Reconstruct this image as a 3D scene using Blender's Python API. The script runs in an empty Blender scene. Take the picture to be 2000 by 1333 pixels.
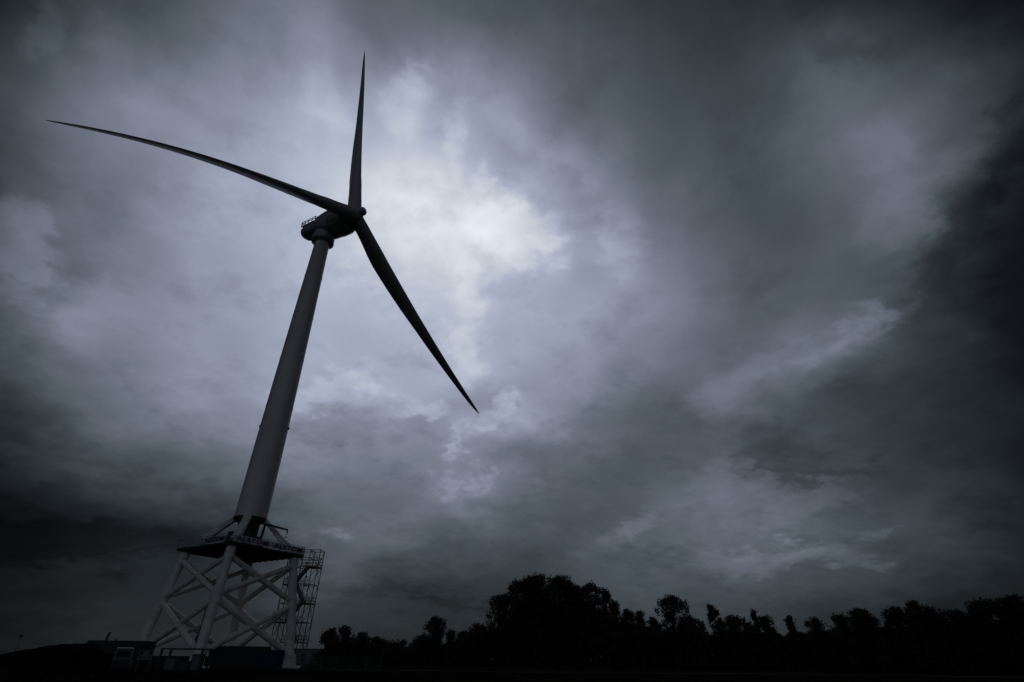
import bpy, math, random
import numpy as np
from mathutils import Vector, Matrix
R = math.radians
scene = bpy.context.scene
COL = scene.collection

# ---------------------------------------------------------------- camera
CAM_Z = 1.7
cam_d = bpy.data.cameras.new("camera"); cam = bpy.data.objects.new("camera", cam_d); COL.objects.link(cam)
PITCH, ROLL = R(31.28), R(0.639)
fw = Vector((0, math.cos(PITCH), math.sin(PITCH))); up0 = Vector((0, -math.sin(PITCH), math.cos(PITCH))); rt0 = Vector((1, 0, 0))
rt = rt0*math.cos(ROLL) + up0*math.sin(ROLL); upv = -rt0*math.sin(ROLL) + up0*math.cos(ROLL)
m = Matrix((rt, upv, -fw)).transposed().to_4x4(); m.translation = (0, 0, CAM_Z)
cam.matrix_world = m
cam_d.sensor_width = 36; cam_d.lens = 36*1023.9/2000
cam_d.clip_start = 0.1; cam_d.clip_end = 20000
scene.camera = cam

# ---------------------------------------------------------------- world: storm clouds by direction
SUN_AZ, SUN_EL = R(-6), R(43)
SKY_ROWS = [
[24,24,24,24,24,24,24,23,22,31,39,43,47,50,45,47,49,52,56,55,48,37,26,18,21,23,23,24,24,24,24,24],
[24,24,24,24,24,24,24,24,27,42,42,46,52,48,45,47,50,54,58,57,52,40,30,21,21,23,24,24,24,24,24,24],
[24,24,24,24,23,21,18,14,27,40,42,54,75,61,53,52,59,74,80,75,74,67,60,44,30,28,26,25,24,24,24,24],
[24,24,24,25,27,28,26,20,30,38,42,67,92,97,83,78,74,83,94,96,105,97,80,65,36,30,27,25,24,24,24,24],
[24,24,25,27,30,35,42,50,72,79,86,91,101,103,118,114,92,81,95,112,103,84,65,53,34,28,25,25,24,24,24,24],
[24,24,25,28,35,41,53,72,104,110,118,123,120,114,125,124,106,96,90,98,92,72,62,51,40,27,23,23,24,24,24,24],
[24,25,27,28,35,51,63,99,115,132,134,153,140,140,139,157,151,115,97,91,92,92,65,58,43,19,22,24,24,25,24,24],
[24,24,28,33,36,48,80,130,135,146,148,165,166,170,147,139,143,136,110,98,102,106,113,79,58,27,26,25,26,26,24,24],
[24,24,28,37,46,49,93,115,134,149,156,165,168,163,176,163,152,145,125,117,101,95,102,86,69,47,25,30,29,26,23,24],
[24,24,24,39,57,67,94,114,144,151,159,169,175,188,186,179,170,162,140,130,115,93,87,87,78,64,35,34,33,22,23,24],
[24,24,24,32,56,85,118,124,156,162,168,182,186,189,192,189,180,166,151,129,109,88,80,90,100,97,65,46,27,21,23,23],
[24,24,24,25,52,89,128,140,151,170,178,190,191,189,195,198,184,159,145,126,105,81,83,98,105,94,68,38,17,20,22,23],
[24,24,25,25,46,89,114,133,146,170,182,195,198,195,189,197,187,161,134,113,96,80,83,91,92,74,45,21,16,19,22,23],
[24,24,25,32,53,66,86,117,137,160,174,176,189,188,180,173,165,155,121,98,84,79,76,76,79,66,39,29,19,20,21,23],
[24,24,27,41,51,57,79,105,121,145,143,151,164,160,154,156,143,117,101,89,81,74,65,66,60,46,38,32,26,20,21,23],
[24,27,34,41,44,58,76,98,119,122,109,108,116,120,119,114,104,92,86,82,74,65,57,51,47,43,37,33,29,25,22,23],
[27,31,34,37,46,57,72,87,100,94,92,97,95,91,86,84,81,78,74,70,64,58,51,44,42,39,36,32,29,27,25,24],
[28,30,33,39,46,56,65,76,74,70,76,80,84,87,83,76,72,69,65,60,55,51,46,41,37,36,34,32,30,28,26,25],
[29,31,35,40,45,52,57,57,55,59,62,65,68,69,66,61,59,57,55,51,48,45,42,39,35,33,32,30,29,28,27,26],
[31,33,36,39,42,43,43,44,47,49,51,53,55,55,52,50,49,47,46,44,42,39,38,36,34,32,30,29,28,27,27,26],
[31,32,33,33,34,36,37,39,40,42,43,44,44,43,42,41,40,40,39,38,37,35,34,33,32,31,30,29,28,27,26,26],
]
EL0, ELS, AZ0, AZ1 = -2.0, 4.0, -82.0, 82.0
BLOBS = [
(-1.3,43.2,8.25,3.19,-26,13,0.35),
(-10.6,43.2,12.70,5.95,12,12,0.35),
(-15.4,44.7,8.74,4.17,8,6,0.50),
(5.3,41.0,2.16,1.10,-10,14,0.50),
(-11.0,41.0,8.54,4.04,6,8,0.60),
(-6.5,35.3,2.24,3.68,20,16,0.40),
(-9.7,51.7,1.82,2.20,8,16,0.50),
(-4.4,49.9,1.80,1.01,3,14,0.50),
(-19.1,54.1,3.82,2.54,16,18,0.40),
(-18.4,55.8,1.86,1.02,9,8,0.50),
(-31.5,51.7,3.31,2.46,17,12,0.45),
(-27.5,50.6,2.85,1.54,15,10,0.50),
(4.9,47.8,10.45,2.81,-29,-18,0.40),
(4.1,36.6,8.78,2.75,16,-10,0.50),
(14.0,41.4,3.12,2.71,-22,18,0.40),
(20.9,42.5,4.75,3.12,-10,-8,0.60),
(45.4,36.3,4.18,2.54,11,12,0.40),
(38.3,28.7,2.18,1.39,3,20,0.60),
(40.8,28.5,1.86,0.73,-8,14,0.70),
(36.3,27.0,1.43,0.82,25,10,0.60),
(32.5,26.8,5.35,1.66,-2,6,0.70),
(50.5,33.7,9.68,2.37,34,-11,0.45),
(56.1,37.0,2.59,1.57,32,-9,0.60),
(46.2,28.2,6.79,3.43,40,-8,0.50),
(-20.1,24.2,5.01,1.49,16,14,0.35),
(-10.2,24.3,2.38,1.42,4,18,0.35),
(-17.5,26.9,1.39,1.62,8,10,0.50),
(-17.2,21.1,8.19,1.37,7,-10,0.50),
(-6.3,30.2,1.72,1.29,30,16,0.60),
(-5.3,20.3,0.82,2.26,-5,18,0.60),
(-6.2,18.5,1.03,0.85,2,14,0.50),
(-1.4,23.8,1.30,3.52,-31,18,0.45),
(0.1,25.2,1.60,1.44,1,10,0.50),
(-6.8,15.2,1.30,1.16,21,16,0.50),
(-4.0,15.8,0.89,0.93,2,14,0.50),
(25.7,24.7,2.98,2.10,19,13,0.70),
(19.5,17.6,7.91,4.94,14,-8,0.50),
(23.0,15.8,2.36,2.91,-21,11,0.60),
(26.6,17.8,2.28,2.21,-29,-8,0.60),
(27.3,13.4,1.61,1.74,-28,12,0.70),
(30.1,16.1,3.53,0.56,-3,-10,0.50),
(30.2,14.0,1.53,1.84,-7,8,0.50),
(13.0,11.8,2.08,1.06,39,13,0.60),
(11.0,10.1,2.59,1.14,31,8,0.60),
(15.8,8.4,3.92,0.92,3,-9,0.60),
(23.9,8.3,7.14,1.05,2,12,0.40),
(29.0,8.2,2.47,1.10,1,10,0.40),
(23.4,10.1,2.29,0.90,1,-8,0.60),
(27.7,9.6,2.60,0.77,6,-8,0.60),
(32.4,7.4,1.57,0.64,6,12,0.45),
(34.9,9.4,0.95,0.67,-6,10,0.50),
(-17.9,10.9,1.56,0.57,4,18,0.80),
(-38.3,7.7,8.95,2.03,3,-10,0.20),
(-49.4,28.6,1.97,2.60,27,14,0.30),
(-46.3,29.1,2.23,1.75,25,-6,0.50),
(-58.8,44.6,2.31,1.08,110,10,0.40),
(-39.3,40.8,3.02,1.96,41,6,0.40),
(47.4,48.7,3.02,1.31,-28,-10,0.50),
(46.7,41.2,3.16,1.77,-27,8,0.50),
(-11.7,5.5,6.86,0.53,-4,-7,0.40),
(-4.7,4.6,5.49,0.53,-3,-7,0.40),
]
def build_world():
    w = bpy.data.worlds.new("World"); scene.world = w; w.use_nodes = True
    nt = w.node_tree; N = nt.nodes; L = nt.links; N.clear()
    def nd(t, **k):
        n = N.new(t)
        for a, v in k.items(): setattr(n, a, v)
        return n
    def M(op, a, b=None, c=None, clamp=False):
        n = nd('ShaderNodeMath', operation=op, use_clamp=clamp)
        for i, v in enumerate((a, b, c)):
            if v is None: continue
            if isinstance(v, (int, float)): n.inputs[i].default_value = v
            else: L.new(v, n.inputs[i])
        return n.outputs[0]
    def comb(x, y, z=0.0):
        n = nd('ShaderNodeCombineXYZ')
        for i, v in enumerate((x, y, z)):
            if isinstance(v, (int, float)): n.inputs[i].default_value = v
            else: L.new(v, n.inputs[i])
        return n.outputs[0]
    def noise(vec, scale, detail=5, rough=.55, color=False, dist=0.0):
        n = nd('ShaderNodeTexNoise'); L.new(vec, n.inputs['Vector'])
        n.inputs['Scale'].default_value = scale; n.inputs['Detail'].default_value = detail
        n.inputs['Roughness'].default_value = rough; n.inputs['Distortion'].default_value = dist
        return n.outputs['Color'] if color else n.outputs['Fac']
    tc = nd('ShaderNodeTexCoord').outputs['Generated']
    s = nd('ShaderNodeSeparateXYZ'); L.new(tc, s.inputs[0]); x, y, z = s.outputs
    zz = M('ADD', M('MAXIMUM', z, 0.0), .30)
    plane = comb(M('DIVIDE', x, zz), M('DIVIDE', y, zz))
    warp = nd('ShaderNodeSeparateXYZ'); L.new(noise(plane, 2.6, 6, .55, True), warp.inputs[0])
    warp2 = nd('ShaderNodeSeparateXYZ'); L.new(noise(plane, 9.0, 5, .6, True), warp2.inputs[0])
    az = M('MULTIPLY', M('ARCTAN2', x, y), 180/math.pi)
    el = M('MULTIPLY', M('ARCSINE', M('MINIMUM', M('MAXIMUM', z, -1.0), 1.0)), 180/math.pi)
    damp = M('MULTIPLY', el, 1/22.0, clamp=True)          # clouds flatten into layers near the horizon
    az = M('ADD', az, M('MULTIPLY', M('SUBTRACT', warp.outputs[0], .5), 11.0))
    az = M('ADD', az, M('MULTIPLY', M('SUBTRACT', warp2.outputs[0], .5), 3.4))
    e1 = M('ADD', M('MULTIPLY', M('SUBTRACT', warp.outputs[1], .5), 11.0), M('MULTIPLY', M('SUBTRACT', warp2.outputs[1], .5), 3.4))
    el = M('ADD', el, M('MULTIPLY', e1, M('ADD', M('MULTIPLY', damp, .8), .2)))
    fac = M('DIVIDE', M('SUBTRACT', az, AZ0), AZ1-AZ0, clamp=True)
    val = None
    for i, row in enumerate(SKY_ROWS):
        rp = nd('ShaderNodeValToRGB'); cr = rp.color_ramp; cr.interpolation = 'CARDINAL'
        vals = [g/255 for g in row]
        while len(cr.elements) < 32: cr.elements.new(.5)
        for k, v in enumerate(vals):
            cr.elements[k].position = k/31
        for k, v in enumerate(vals):
            cr.elements[k].color = (v, v, v, 1)
        L.new(fac, rp.inputs[0]); out = rp.outputs[0]
        if val is None: val = out; continue
        t = M('DIVIDE', M('SUBTRACT', el, EL0+ELS*(i-1)), ELS, clamp=True)
        mx = nd('ShaderNodeMix', data_type='RGBA'); L.new(t, mx.inputs[0]); L.new(val, mx.inputs[6]); L.new(out, mx.inputs[7])
        val = mx.outputs[2]
    sp = nd('ShaderNodeSeparateColor'); L.new(val, sp.inputs[0]); val = sp.outputs[0]
    rag = nd('ShaderNodeSeparateXYZ'); L.new(noise(plane, 17.0, 7, .58, True), rag.inputs[0])
    azel = comb(M('ADD', az, M('MULTIPLY', M('SUBTRACT', rag.outputs[0], .5), 6.5)), M('ADD', el, M('MULTIPLY', M('SUBTRACT', rag.outputs[1], .5), M('ADD', 1.6, M('MULTIPLY', damp, 4.2)))))
    for (a, e, sx, sy, ang, amp, soft) in BLOBS:
        mp = nd('ShaderNodeMapping', vector_type='TEXTURE'); L.new(azel, mp.inputs[0])
        mp.inputs[1].default_value = (a, e, 0); mp.inputs[2].default_value = (0, 0, R(ang)); mp.inputs[3].default_value = (sx, sy, 1)
        ln = nd('ShaderNodeVectorMath', operation='LENGTH'); L.new(mp.outputs[0], ln.inputs[0])
        mr = nd('ShaderNodeMapRange', interpolation_type='SMOOTHSTEP'); L.new(ln.outputs['Value'], mr.inputs[0])
        mr.inputs[1].default_value = 1+soft*1.15+.08; mr.inputs[2].default_value = max(0, 1-soft*1.15-.08)
        mr.inputs[3].default_value = 0; mr.inputs[4].default_value = amp/255
        val = M('ADD', val, mr.outputs[0])
    big = noise(plane, 4.0, 8, .58, dist=.3); fine = noise(plane, 13.0, 7, .6)
    big = M('ADD', M('MULTIPLY', big, .5), M('MULTIPLY', M('SUBTRACT', 1.0, M('MULTIPLY', M('ABSOLUTE', M('SUBTRACT', noise(plane, 6.5, 7, .6), .5)), 3.2)), .38))
    k = M('ADD', 1.0, M('ADD', M('MULTIPLY', M('SUBTRACT', big, .5), .26), M('MULTIPLY', M('SUBTRACT', fine, .5), .13)))
    val = M('MINIMUM', M('MAXIMUM', M('MULTIPLY', val, k), .03), .93)
    # paler band added low behind the camera, out of view, to light the turbine
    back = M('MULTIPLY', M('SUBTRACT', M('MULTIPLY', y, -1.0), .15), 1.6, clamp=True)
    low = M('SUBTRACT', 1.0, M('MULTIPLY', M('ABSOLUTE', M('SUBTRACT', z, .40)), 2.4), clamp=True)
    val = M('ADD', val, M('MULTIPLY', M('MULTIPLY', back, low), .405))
    lum = M('POWER', val, 2.25)
    tint = nd('ShaderNodeMix', data_type='RGBA'); L.new(M('MULTIPLY', M('SUBTRACT', val, .68), 8.0, clamp=True), tint.inputs[0])
    hue = nd('ShaderNodeMix', data_type='RGBA'); L.new(M('MULTIPLY', M('SUBTRACT', M('ADD', val, M('MULTIPLY', M('SUBTRACT', noise(plane, 3.0, 3), .5), .25)), .30), 5.0, clamp=True), hue.inputs[0])
    hue.inputs[6].default_value = (.80, 1.0, 1.20, 1); hue.inputs[7].default_value = (.895, .99, 1.28, 1)
    L.new(hue.outputs[2], tint.inputs[6]); tint.inputs[7].default_value = (.94, 1.01, 1.12, 1)
    mul = nd('ShaderNodeVectorMath', operation='SCALE'); L.new(tint.outputs[2], mul.inputs[0]); L.new(M('MULTIPLY', lum, 10.0), mul.inputs['Scale'])
    sky = nd('ShaderNodeTexSky', sky_type='NISHITA', sun_disc=False, sun_elevation=SUN_EL, sun_rotation=SUN_AZ)
    mx = nd('ShaderNodeMix', data_type='RGBA'); mx.inputs[0].default_value = .996      # almost nothing of the clear sky gets through the deck
    L.new(sky.outputs[0], mx.inputs[6]); L.new(mul.outputs[0], mx.inputs[7])
    bg = nd('ShaderNodeBackground'); L.new(mx.outputs[2], bg.inputs[0]); bg.inputs[1].default_value = .1
    o = nd('ShaderNodeOutputWorld'); L.new(bg.outputs[0], o.inputs[0])
    w.cycles.sampling_method = 'MANUAL'; w.cycles.sample_map_resolution = 512
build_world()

sun_d = bpy.data.lights.new("sun", 'SUN'); sun = bpy.data.objects.new("sun", sun_d); COL.objects.link(sun)
sun_d.energy = .12; sun_d.angle = R(20); sun_d.color = (1, .97, .93)
sd = Vector((math.sin(SUN_AZ)*math.cos(SUN_EL), math.cos(SUN_AZ)*math.cos(SUN_EL), math.sin(SUN_EL)))
sun.rotation_euler = sd.to_track_quat('Z', 'Y').to_euler()
vs = scene.view_settings; vs.view_transform = 'Standard'; vs.look = 'None'; vs.exposure = 0; vs.gamma = 1
scene.cycles.max_bounces = 5; scene.cycles.use_denoising = True

# ---------------------------------------------------------------- materials
def mat(name, col, rough=.6, spec=.4, metal=0.0, var=.12, scale=3.0, bump=0.0, bscale=20.0, streak=0.0):
    m = bpy.data.materials.new(name); m.use_nodes = True
    nt = m.node_tree; N = nt.nodes; L = nt.links; b = N['Principled BSDF']
    b.inputs['Roughness'].default_value = rough; b.inputs['Metallic'].default_value = metal
    b.inputs['Specular IOR Level'].default_value = spec
    if name in ('field_grass', 'bank_soil', 'gravel_track'): b.inputs['Specular IOR Level'].default_value = 0.0; b.inputs['Roughness'].default_value = 1.0
    tc = N.new('ShaderNodeTexCoord')
    n = N.new('ShaderNodeTexNoise'); n.inputs['Scale'].default_value = scale; n.inputs['Detail'].default_value = 6
    if streak:
        mp = N.new('ShaderNodeMapping'); mp.inputs[3].default_value = (1, 1, streak); L.new(tc.outputs['Object'], mp.inputs[0]); L.new(mp.outputs[0], n.inputs[0])
    else: L.new(tc.outputs['Object'], n.inputs[0])
    r = N.new('ShaderNodeMapRange'); r.inputs[1].default_value = .3; r.inputs[2].default_value = .7; r.inputs[3].default_value = 1-var; r.inputs[4].default_value = 1+var
    L.new(n.outputs['Fac'], r.inputs[0])
    s = N.new('ShaderNodeVectorMath'); s.operation = 'SCALE'; s.inputs[0].default_value = col; L.new(r.outputs[0], s.inputs['Scale'])
    L.new(s.outputs[0], b.inputs['Base Color'])
    if bump:
        n2 = N.new('ShaderNodeTexNoise'); n2.inputs['Scale'].default_value = bscale; n2.inputs['Detail'].default_value = 5; L.new(tc.outputs['Object'], n2.inputs[0])
        bp = N.new('ShaderNodeBump'); bp.inputs['Strength'].default_value = bump; L.new(n2.outputs['Fac'], bp.inputs['Height']); L.new(bp.outputs[0], b.inputs['Normal'])
    return m
PAINT = mat('tower_paint', (.76, .73, .70), .45, .35, var=.12, scale=.5, streak=.12)
BLADE = mat('blade_gelcoat', (.50, .51, .52), .42, .32, var=.06, scale=.3)
HULL = mat('nacelle_paint', (.40, .41, .42), .35, .5, var=.10, scale=.6)
JACKET = mat('jacket_paint', (.80, .775, .73), .8, .15, var=.2, scale=.9, bump=.1, bscale=4)
DARK = mat('dark_steel', (.05, .052, .055), .6, .3, var=.2)
DECKM = mat('deck_grating', (.04, .042, .045), .8, .2, var=.2)
GALV = mat('galvanised_steel', (.16, .165, .17), .5, .4, metal=.3, var=.2, scale=2)
STAIRM = mat('stair_aluminium', (.16, .165, .17), .5, .4, metal=.2, var=.15, scale=2)
BANNERM = mat('banner_fabric', (.66, .66, .68), .8, .2, var=.08, scale=1.5, bump=.2, bscale=1.2)
BANNERD = mat('banner_mesh_fabric', (.40, .40, .41), .8, .2, var=.15, scale=1.5, bump=.2, bscale=1.2)
INK = mat('banner_ink', (.012, .014, .035), .7, .2, var=.1)
CABM = mat('cabin_paint', (.035, .037, .04), .6, .3, var=.2, scale=1)
CABL = mat('cabin_trim', (.07, .07, .07), .6, .3, var=.2, scale=1)
BLUEM = mat('blue_container_paint', (.005, .010, .055), .5, .4, var=.2, scale=1)
GLASSM = mat('dark_window', (.01, .012, .015), .12, .6, var=.05)
VANM = mat('van_paint', (.042, .042, .044), .35, .5, var=.06)
RUBBER = mat('tyre_rubber', (.012, .012, .012), .9, .2)
SIGNM = mat('sign_board', (.17, .17, .17), .6, .3, var=.1)
SHEDM = mat('shed_cladding', (.16, .165, .17), .6, .3, var=.15, scale=.5)
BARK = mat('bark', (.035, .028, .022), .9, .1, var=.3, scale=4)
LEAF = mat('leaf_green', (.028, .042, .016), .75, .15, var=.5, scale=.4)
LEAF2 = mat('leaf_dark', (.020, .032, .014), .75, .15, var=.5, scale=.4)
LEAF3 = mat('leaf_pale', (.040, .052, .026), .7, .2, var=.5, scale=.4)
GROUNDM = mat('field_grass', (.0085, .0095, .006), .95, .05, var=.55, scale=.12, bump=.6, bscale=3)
TRACKM = mat('gravel_track', (.04, .039, .037), .95, .1, var=.3, scale=1.5, bump=.6, bscale=9)
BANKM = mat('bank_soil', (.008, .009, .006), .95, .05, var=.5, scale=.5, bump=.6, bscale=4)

# ---------------------------------------------------------------- mesh helpers
class MB:
    def __init__(s): s.v = []; s.f = []; s.sm = []; s.mi = []
    def add(s, vs, fs, smooth=False, mi=0):
        o = len(s.v); s.v += [tuple(v) for v in vs]; s.f += [tuple(i+o for i in f) for f in fs]; s.sm += [smooth]*len(fs); s.mi += [mi]*len(fs)
    def box(s, c, d, rot=None, mi=0):
        hx, hy, hz = d[0]/2, d[1]/2, d[2]/2
        vs = [Vector((x, y, z)) for x in (-hx, hx) for y in (-hy, hy) for z in (-hz, hz)]
        if rot is not None: vs = [rot @ v for v in vs]
        c = Vector(c); s.add([c+v for v in vs], [(0, 1, 3, 2), (4, 6, 7, 5), (0, 4, 5, 1), (2, 3, 7, 6), (0, 2, 6, 4), (1, 5, 7, 3)], mi=mi)
    def tube(s, a, b, r0, r1=None, n=10, cap=True, mi=0):
        s.path([a, b], [r0, r0 if r1 is None else r1], n, cap, mi)
    def path(s, pts, rad, n=10, cap=True, mi=0):
        pts = [Vector(p) for p in pts]; vs = []; fs = []
        up = None
        for i, p in enumerate(pts):
            d = (pts[min(i+1, len(pts)-1)]-pts[max(i-1, 0)]).normalized()
            if up is None: up = Vector((0, 0, 1)) if abs(d.z) < .9 else Vector((1, 0, 0))
            x = d.cross(up).normalized(); y = x.cross(d).normalized(); up = y
            for k in range(n):
                a = 2*math.pi*k/n; vs.append(p+(x*math.cos(a)+y*math.sin(a))*rad[i])
        for i in range(len(pts)-1):
            for k in range(n):
                k2 = (k+1) % n; fs.append((i*n+k, i*n+k2, (i+1)*n+k2, (i+1)*n+k))
        s.add(vs, fs, True, mi)
        if cap:
            s.add(vs[:n], [tuple(range(n))[::-1]], mi=mi); s.add(vs[-n:], [tuple(range(n))], mi=mi)
    def lathe(s, o, ax, prof, n=48, mi=0):      # prof: list of (distance along ax, radius)
        ax = Vector(ax).normalized(); x = ax.orthogonal().normalized(); y = ax.cross(x); o = Vector(o); vs = []; fs = []
        for (h, r) in prof:
            for k in range(n):
                a = 2*math.pi*k/n; vs.append(o+ax*h+(x*math.cos(a)+y*math.sin(a))*r)
        for i in range(len(prof)-1):
            for k in range(n):
                k2 = (k+1) % n; fs.append((i*n+k, i*n+k2, (i+1)*n+k2, (i+1)*n+k))
        s.add(vs, fs, True, mi); s.add(vs[:n], [tuple(range(n))[::-1]], mi=mi); s.add(vs[-n:], [tuple(range(n))], mi=mi)
    def quadbar(s, a, b, wa, ha, wb, hb, side, mi=0):    # box girder from a to b; width along side, depth across
        a = Vector(a); b = Vector(b); d = (b-a).normalized(); side = Vector(side); side = (side-d*side.dot(d)).normalized(); up = d.cross(side)
        vs = []
        for p, w, h in ((a, wa, ha), (b, wb, hb)):
            for sx, sy in ((-1, -1), (1, -1), (1, 1), (-1, 1)): vs.append(p+side*(sx*w/2)+up*(sy*h/2))
        s.add(vs, [(3, 2, 1, 0), (4, 5, 6, 7), (0, 1, 5, 4), (1, 2, 6, 5), (2, 3, 7, 6), (3, 0, 4, 7)], mi=mi)
    def build(s, name, mt, parent=None, bevel=0):
        me = bpy.data.meshes.new(name); me.from_pydata(s.v, [], s.f); me.update()
        mts = mt if isinstance(mt, (list, tuple)) else [mt]
        for q in mts: me.materials.append(q)
        me.polygons.foreach_set('use_smooth', s.sm); me.polygons.foreach_set('material_index', s.mi)
        o = bpy.data.objects.new(name, me); COL.objects.link(o)
        if any(s.sm): 
            try: me.set_sharp_from_angle(angle=R(40))
            except Exception: pass
        if parent is not None: o.parent = parent
        if bevel:
            b = o.modifiers.new('bevel', 'BEVEL'); b.width = bevel; b.segments = 2; b.limit_method = 'ANGLE'
        return o
def tag(o, label=None, cat=None, group=None, kind=None):
    for k, v in (('label', label), ('category', cat), ('group', group), ('kind', kind)):
        if v: o[k] = v
    return o
def thing(name, loc, label, cat, group=None, rz=0.0):
    o = bpy.data.objects.new(name, None); COL.objects.link(o); o.location = loc; o.rotation_euler = (0, 0, rz); o.empty_display_size = .5
    return tag(o, label, cat, group)
def text_mesh(txt, size, depth):
    c = bpy.data.curves.new('lettering', 'FONT'); c.body = txt; c.size = size; c.extrude = depth; c.align_x = 'CENTER'; c.align_y = 'CENTER'; c.offset = size*.012; c.space_character = 1.12
    o = bpy.data.objects.new('lettering', c); COL.objects.link(o); bpy.context.view_layer.update()
    me = bpy.data.meshes.new_from_object(o.evaluated_get(bpy.context.evaluated_depsgraph_get()))
    bpy.data.objects.remove(o); return me

# ---------------------------------------------------------------- ground
def hgt(x, y):
    return .10*math.sin(x*.05+1)*math.cos(y*.043) + .05*math.sin(x*.21+y*.17)
def ground():
    mb = MB(); rs = [0, 3, 6, 10, 15, 22, 30, 38, 46, 54, 62, 70, 80, 92, 105, 120, 140, 165, 200, 260, 400, 800, 1600, 3200, 6500]; n = 96
    vs = [(0, 0, hgt(0, 0))]; fs = []
    for r in rs[1:]:
        for k in range(n):
            a = 2*math.pi*k/n; x, y = r*math.cos(a), r*math.sin(a); vs.append((x, y, hgt(x, y)*max(0, 1-r/600)))
    for k in range(n): fs.append((0, 1+k, 1+(k+1) % n))
    for i in range(len(rs)-2):
        for k in range(n):
            a = 1+i*n; k2 = (k+1) % n; fs.append((a+k, a+n+k, a+n+k2, a+k2))
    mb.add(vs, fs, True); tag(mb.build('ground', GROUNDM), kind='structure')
ground()
def strip(name, pts, w, mt, z=.03):
    mb = MB(); vs = []; fs = []
    P = [Vector(p) for p in pts]; Q = []
    for i in range(len(P)-1):
        for t in range(10): Q.append(P[i].lerp(P[i+1], t/10))
    Q.append(P[-1])
    for i, p in enumerate(Q):
        d = (Q[min(i+1, len(Q)-1)]-Q[max(0, i-1)]).normalized(); nrm = Vector((-d.y, d.x))
        for s in (-1, -.5, 0, .5, 1):
            x, y = p.x+nrm.x*s*w/2, p.y+nrm.y*s*w/2; vs.append((x, y, hgt(x, y)+z-.16*(abs(s) == 1)))
    for i in range(len(Q)-1):
        for k in range(4): fs.append((i*5+k, i*5+k+1, i*5+5+k+1, i*5+5+k))
    mb.add(vs, fs, True); return tag(mb.build(name, mt), kind='structure')
strip('track', [(-90, 62), (-60, 84), (-38, 98), (-10, 101), (30, 104), (90, 96)], 4.5, TRACKM, .05)

# grass tussocks nearest the lens: one countless cover
def grass():
    rng = np.random.default_rng(5); n = 16000
    x = rng.uniform(-70, 75, n); y = rng.uniform(28, 95, n); h = rng.uniform(.05, .16, n); a = rng.uniform(0, math.pi, n); w = rng.uniform(.05, .16, n)
    z = .10*np.sin(x*.05+1)*np.cos(y*.043)+.05*np.sin(x*.21+y*.17)
    dx, dy = np.cos(a)*w, np.sin(a)*w; lx, ly = rng.normal(0, .08, n), rng.normal(0, .08, n)
    V = np.empty((n, 3, 3)); V[:, 0] = np.c_[x-dx, y-dy, z-.03]; V[:, 1] = np.c_[x+dx, y+dy, z-.03]; V[:, 2] = np.c_[x+lx, y+ly, z+h]
    me = bpy.data.meshes.new('field_grass'); me.from_pydata(V.reshape(-1, 3).tolist(), [], np.arange(3*n).reshape(-1, 3).tolist()); me.materials.append(GROUNDM)
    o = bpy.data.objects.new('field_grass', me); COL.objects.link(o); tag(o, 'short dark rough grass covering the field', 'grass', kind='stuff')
grass()

# ---------------------------------------------------------------- wind turbine on its steel jacket
T = Vector((-51.775, 108.125, 0))
TH0 = R(-75.345); DIRS = [Vector((math.cos(TH0+math.pi/2*k), math.sin(TH0+math.pi/2*k), 0)) for k in range(4)]   # front, right, back, left corner
wt = thing('wind_turbine', T, 'tall three-bladed wind turbine on a four-legged steel lattice jacket', 'wind turbine')
def lr(z): return 12.73-(z)*.168
ZT, ZM, ZB = 18.3, 10.3, 1.3
def legp(k, z): return DIRS[k % 4]*lr(z)+Vector((0, 0, z))
for k in range(4):
    mb = MB(); mb.path([legp(k, 0), legp(k, ZM), legp(k, ZT+.35)], [.80, .78, .74], 24)
    lg = mb.build('jacket_leg', JACKET, wt)
    for z, h, r in ((ZM, 2.2, .86), (17.3, 1.8, .83)):
        m2 = MB(); m2.tube(legp(k, z-h/2), legp(k, z+h/2), r, n=24); m2.build('joint_can', JACKET, lg)
    m3 = MB(); m3.tube(legp(k, -.2), legp(k, 2.0), 1.12, n=24)
    p = legp(k, 0); m3.box((p.x, p.y, .12), (3.6, 3.6, .5), Matrix.Rotation(TH0, 3, 'Z'))
    m3.build('pile_sleeve', JACKET, lg)
for k in range(4):
    for (za, zb) in ((17.3, ZM), (ZM, ZB+.3)):
        for a, b in ((k, k+1), (k+1, k)):
            mb = MB(); p, q = legp(a, za-.35), legp(b, zb+.35)
            off = (DIRS[k]+DIRS[(k+1) % 4]).normalized()*(.0 if a == k else .0)
            mb.tube(p+off, q+off, .47, n=18); mb.build('brace', JACKET, wt)
# platform
ZP = 18.99; PC = 11.45
def corner(k, r=PC, z=ZP): return DIRS[k % 4]*r+Vector((0, 0, z))
mb = MB(); c = [corner(k) for k in range(4)]; cb = [v-Vector((0, 0, .12)) for v in c]
mb.add(c+cb, [(0, 1, 2, 3), (7, 6, 5, 4)]+[(i, i+4, (i+1) % 4+4, (i+1) % 4) for i in range(4)])
deck = mb.build('platform_deck', DECKM, wt)
mb = MB()
for k in range(4):
    a, b = corner(k, PC-.15, ZP-.25), corner(k+1, PC-.15, ZP-.25); mb.quadbar(a, b, .22, .24, .22, .24, (b-a).cross(Vector((0, 0, 1))))
e0 = (DIRS[1]-DIRS[0]).normalized(); e1 = (DIRS[3]-DIRS[0]).normalized(); half = PC/math.sqrt(2)
for i in range(-4, 5):
    o = i*half/4.6
    for ea, eb in ((e0, e1), (e1, e0)):
        mid = ea*o+Vector((0, 0, ZP-.40-(.0 if ea is e0 else .12))); mb.quadbar(mid-eb*(half-.9), mid+eb*(half-.9), .2, .45, .2, .45, ea)
mb.build('deck_beams', DARK, deck)
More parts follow.
